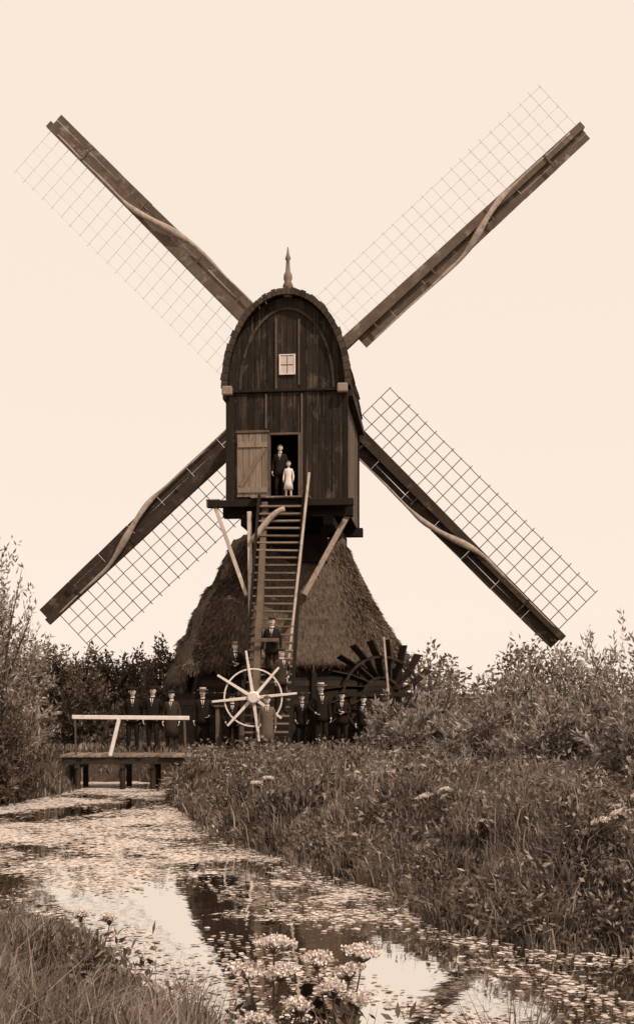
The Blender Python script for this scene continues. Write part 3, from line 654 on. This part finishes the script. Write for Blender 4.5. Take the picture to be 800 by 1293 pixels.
def shrub(name,c,rx,ry,h,nsh,nlf,ll,lw,mat,spread=0.5,up=0.5):
    root=empty(name,(c[0],c[1],gz(*c)-0.05))
    base_=rng.uniform(-1,1,(nsh,3))*np.array([rx,ry,0])*spread
    az=rng.uniform(0,2*np.pi,nsh); el=np.arccos(rng.uniform(0.0,1,nsh))
    rr=rng.uniform(0.5,1.14,nsh)
    tip=np.stack([np.cos(az)*np.sin(el)*rx,np.sin(az)*np.sin(el)*ry,(0.15+0.85*np.cos(el))*h],1)*rr[:,None]
    lob=1+0.16*np.sin(az*3+c[0])+0.12*np.sin(az*5+el*4); tip[:,:2]*=lob[:,None]; tip[:,2]*=1+0.14*np.sin(tip[:,0]*2.1+c[1])
    ctl=(base_+tip)/2; ctl[:,2]+=tip[:,2]*0.2
    t=rng.uniform(0.3,1.0,(nsh,nlf))**0.8; t3=t[...,None]
    P=(1-t3)**2*base_[:,None]+2*t3*(1-t3)*ctl[:,None]+t3**2*tip[:,None]
    Dd=2*(1-t3)*(ctl-base_)[:,None]+2*t3*(tip-ctl)[:,None]
    P=P.reshape(-1,3); Dd=norm(Dd.reshape(-1,3)); P=P+rng.normal(size=P.shape)*0.035*h/3
    Dd=norm(Dd*up+rng.normal(size=P.shape)*0.45+np.array([0,0,0.15])); n=len(P)
    P[:,2]=np.maximum(P[:,2],0.05)
    V,T=leafs(P,Dd,ll*rng.uniform(0.6,1.3,n),lw*rng.uniform(0.7,1.3,n)); tri_mesh('leaves',V,T,mat,root)
    b=MB()
    for i in range(0,nsh,3):
        q=[base_[i],(base_[i]+2*ctl[i]+tip[i])/4,tip[i]]
        b.tube(q,[0.018*h/2,0.011*h/2,0.003],4,cap=False)
    b.build('branches','bark',root)
for (x,y,rx,ry,h) in((1.9,28.0,1.0,0.9,1.45),(3.0,27.2,1.2,1.1,1.8),(2.5,25.6,1.1,0.9,1.3),(4.3,26.2,1.3,1.2,2.0),(3.7,24.2,1.2,1.1,1.5),(5.7,25.3,1.5,1.3,2.8),(5.0,22.6,1.3,1.2,1.75),(6.8,23.4,1.6,1.4,3.2),(6.1,20.6,1.3,1.3,1.95),(7.6,20.8,1.4,1.4,2.6)):
    shrub('willow_shrub',(x,y),rx,ry,h,150,46,0.16,0.045,'willow')
shrub('willow_bush',(-7.9,26.6),2.0,1.8,5.0,340,60,0.16,0.045,'willow')
shrub('willow_bush',(-6.9,24.6),1.0,1.0,2.3,150,50,0.14,0.04,'bushd')
shrub('willow_bush',(-7.6,22.6),1.2,1.2,2.6,170,50,0.14,0.04,'bushd')
shrub('willow_bush',(-9.6,30.5),2.3,1.6,5.2,260,60,0.17,0.05,'bushd')
shrub('elder_bush',(-6.8,33.6),1.3,1.1,2.3,150,60,0.14,0.05,'bushd')

def mass(name,ell,n,ll,mat):
    Vs=[];Ts=[];off=0; root=empty(name,(0,0,0)); b=MB()
    vol=np.array([e[3]*e[5] for e in ell]); cnt=(n*vol/vol.sum()).astype(int)
    for e,k in zip(ell,cnt):
        q=norm(rng.normal(size=(k,3))); r=rng.uniform(0.35,1,k)**0.5
        lob=1+0.22*np.sin(q[:,0]*7+e[0]*3)*np.sin(q[:,2]*6+e[1])+0.15*np.sin(q[:,1]*11+q[:,2]*9+e[0])
        P=np.array(e[:3])+q*r[:,None]*lob[:,None]*np.array(e[3:6]); P=P[P[:,2]>0.05]
        Dd=norm(q[:len(P)]*0.3+rng.normal(size=P.shape)*0.6+np.array([0,0,0.3])); m_=len(P)
        V,T=leafs(P,Dd,ll*rng.uniform(0.5,1.4,m_),ll*0.45*rng.uniform(0.6,1.3,m_)); Vs.append(V);Ts.append(T+off);off+=len(V)
        b.tube([(e[0],e[1],-0.1),(e[0]+random.uniform(-.1,.1),e[1],e[2]*0.6),(e[0]+random.uniform(-.2,.2),e[1],e[2]+e[5]*0.7)],[0.12,0.08,0.02],6)
        for q_ in range(4):
            b.tube([(e[0],e[1],e[2]*0.6),(e[0]+random.uniform(-.8,.8)*e[3],e[1]+random.uniform(-.5,.5)*e[4],e[2]+e[5]*random.uniform(.2,.85))],[0.05,0.01],4,cap=False)
    tri_mesh('foliage',np.concatenate(Vs),np.concatenate(Ts),mat,root); b.build('trunks','bark',root)
E=[]
for x in np.arange(-14.5,-4.2,0.8):
    h=random.uniform(2.5,3.7); yy=random.uniform(40,45); E.append((x*yy/42,yy,h*0.55,0.75,0.9,h*0.5))
mass('tree_row',E,30000,0.19,'bushd')
E=[]
for x in np.arange(3.4,30,1.15):
    h=random.uniform(2.6,3.6)+0.6*math.sin(x*0.8); yy=random.uniform(44,52); E.append((x,yy,h*0.55,1.2,1.2,h*0.52))
for x in np.arange(-60,-12,2.2):
    h=random.uniform(3.2,4.6); yy=random.uniform(50,58); E.append((x,yy,h*0.55,1.8,1.5,h*0.5))
for x in np.arange(30,70,2.4):
    h=random.uniform(3.2,4.6); yy=random.uniform(50,58); E.append((x,yy,h*0.55,1.8,1.5,h*0.5))
for x in np.arange(-24,4,1.6): E.append((x,60,1.3,1.4,1.2,1.3))
mass('distant_tree_line',E,70000,0.24,'far')

def umbel(name,x,y,heads):
    z0=gz(x,y); root=empty(name,(x,y,z0)); b=MB(); FP=[];FD=[]
    for (hx_,hy_,hz_,R) in heads:
        tip=Vector((hx_-x,hy_-y,hz_-z0-0.05)); mid=tip*0.5+Vector((0,0,0.08)); b.tube([(random.uniform(-.03,.03),random.uniform(-.03,.03),-0.05),mid,tip],[0.009,0.007,0.004],5,cap=False)
        tx,ty=random.uniform(-.35,.35),random.uniform(-.5,.1)
        for k in range(24):
            ra=R*math.sqrt((k+0.5)/24)*random.uniform(.85,1.1); th=k*2.4; ex,ey=ra*math.cos(th),ra*math.sin(th)
            e=tip+Vector((ex,ey,0.05+0.03*(1-(ra/R)**2)+ex*tx+ey*ty+random.uniform(-.012,.008)))
            b.tube([tip,e],[0.0025,0.0015],3,cap=False)
            for q in range(24):
                FP.append([e.x+random.gauss(0,.012),e.y+random.gauss(0,.012),e.z+random.gauss(0,.008)]); FD.append([random.gauss(0,1),random.gauss(0,1),0.5])
    b.build('stems','stem',root); P=np.array(FP); V,T=leafs(P,norm(np.array(FD)),np.full(len(P),0.018),np.full(len(P),0.016)); tri_mesh('florets',V,T,'flower',root)
    n=260; P=np.stack([rng.normal(0,.16,n),rng.normal(0,.12,n),rng.uniform(0.0,0.5,n)],1); V,T=leafs(P,norm(rng.normal(size=(n,3))+np.array([0,0,.4])),rng.uniform(.05,.13,n),rng.uniform(.02,.045,n)); tri_mesh('leaves',V,T,'bushd',root)
umbel('hogweed_plant',-0.22,5.9,[(-.22,5.8,.32,.10),(-.35,5.8,.18,.085),(-.18,5.7,.20,.07),(-.10,5.6,.06,.06),(-.29,5.6,-.02,.08)])
umbel('hogweed_plant',0.12,5.9,[(.0,5.8,.24,.075),(.16,5.8,.18,.07),(.23,5.85,.26,.09),(.08,5.7,.12,.06),(.2,5.7,.06,.05)])
umbel('hogweed_plant',2.85,11.8,[(2.9,11.7,.28,.09),(3.1,11.7,.36,.10),(2.75,11.8,.15,.07)])
umbel('hogweed_plant',3.5,12.6,[(3.5,12.5,.45,.10),(3.3,12.5,.33,.08),(3.7,12.5,.4,.08)])
umbel('hogweed_plant',-1.3,18.9,[(-1.0,18.9,.1,.1),(-.8,18.9,.18,.09)])
umbel('hogweed_plant',1.5,14.8,[(1.4,14.8,.25,.09),(1.65,14.8,.33,.08)])
umbel('hogweed_plant',-1.7,8.8,[(-1.6,8.8,-.15,.05),(-1.8,8.7,-.1,.05)])

n=26000; X,Y=sample(n,7.5,28,0.9); d,i=sdist(X,Y)
cl=np.sin(X*1.7+Y*0.6)*np.sin(Y*1.1-X*0.4)+0.5*np.sin(X*4+Y*2.7)+0.25*rng.normal(size=n)
k=(d<-0.12)&((cl>0.35)|(d>-0.6)); X,Y=X[k],Y[k]; n=len(X); r=rng.uniform(0.008,0.03,n)*(0.8+Y/25); ph=rng.uniform(0,6.28,n)
ring=[np.stack([X+r*np.cos(ph+a)*1.0,Y+r*np.sin(ph+a),np.full(n,WZ+0.006)+rng.uniform(0,.008,n)],1) for a in np.linspace(0,2*np.pi,7)[:6]]
V=np.stack(ring,1).reshape(-1,3); T=(np.array([[0,1,2],[0,2,3],[0,3,4],[0,4,5]])[None]+np.arange(n)[:,None,None]*6).reshape(-1,3)
tri_mesh('water_plants',V,T,'pad')

# ------------------------------------------------------------ light, sky, camera
sunpos=Vector((0.60,-0.62,1.0)).normalized()
sd=bpy.data.lights.new('sun','SUN'); sd.energy=3.6; sd.angle=D2R(0.6); sd.color=(1,0.90,0.78); so=bpy.data.objects.new('sun',sd); link(so)
so.rotation_euler=(-sunpos).to_track_quat('-Z','Y').to_euler(); so.location=(20,-20,30)
wd=bpy.data.worlds.new('World'); sc.world=wd; wd.use_nodes=True; N=wd.node_tree.nodes; L=wd.node_tree.links; N.clear()
o=N.new('ShaderNodeOutputWorld'); bg=N.new('ShaderNodeBackground'); L.new(bg.outputs[0],o.inputs[0]); bg.inputs['Strength'].default_value=0.1
sk=N.new('ShaderNodeTexSky'); sk.sky_type='NISHITA'; sk.sun_disc=False; sk.sun_elevation=math.asin(sunpos.z); sk.sun_rotation=math.atan2(sunpos.x,sunpos.y)
bw=N.new('ShaderNodeRGBToBW'); L.new(sk.outputs[0],bw.inputs[0])
mr=N.new('ShaderNodeMapRange'); mr.inputs[1].default_value=0.5; mr.inputs[2].default_value=6; mr.inputs[3].default_value=9.45; mr.inputs[4].default_value=10.1; L.new(bw.outputs[0],mr.inputs[0])
vm=N.new('ShaderNodeVectorMath'); vm.operation='SCALE'; vm.inputs[0].default_value=(0.99,0.845,0.72); L.new(mr.outputs[0],vm.inputs['Scale']); L.new(vm.outputs[0],bg.inputs['Color'])
cam=bpy.data.cameras.new('camera'); co=bpy.data.objects.new('camera',cam); link(co); sc.camera=co
co.location=(0,0,1.6); co.rotation_euler=(D2R(90),0,0)
cam.sensor_fit='VERTICAL'; cam.sensor_height=24; cam.lens=24*1440/1293; cam.shift_y=(875-646.5)/1293; cam.clip_start=0.1; cam.clip_end=4000
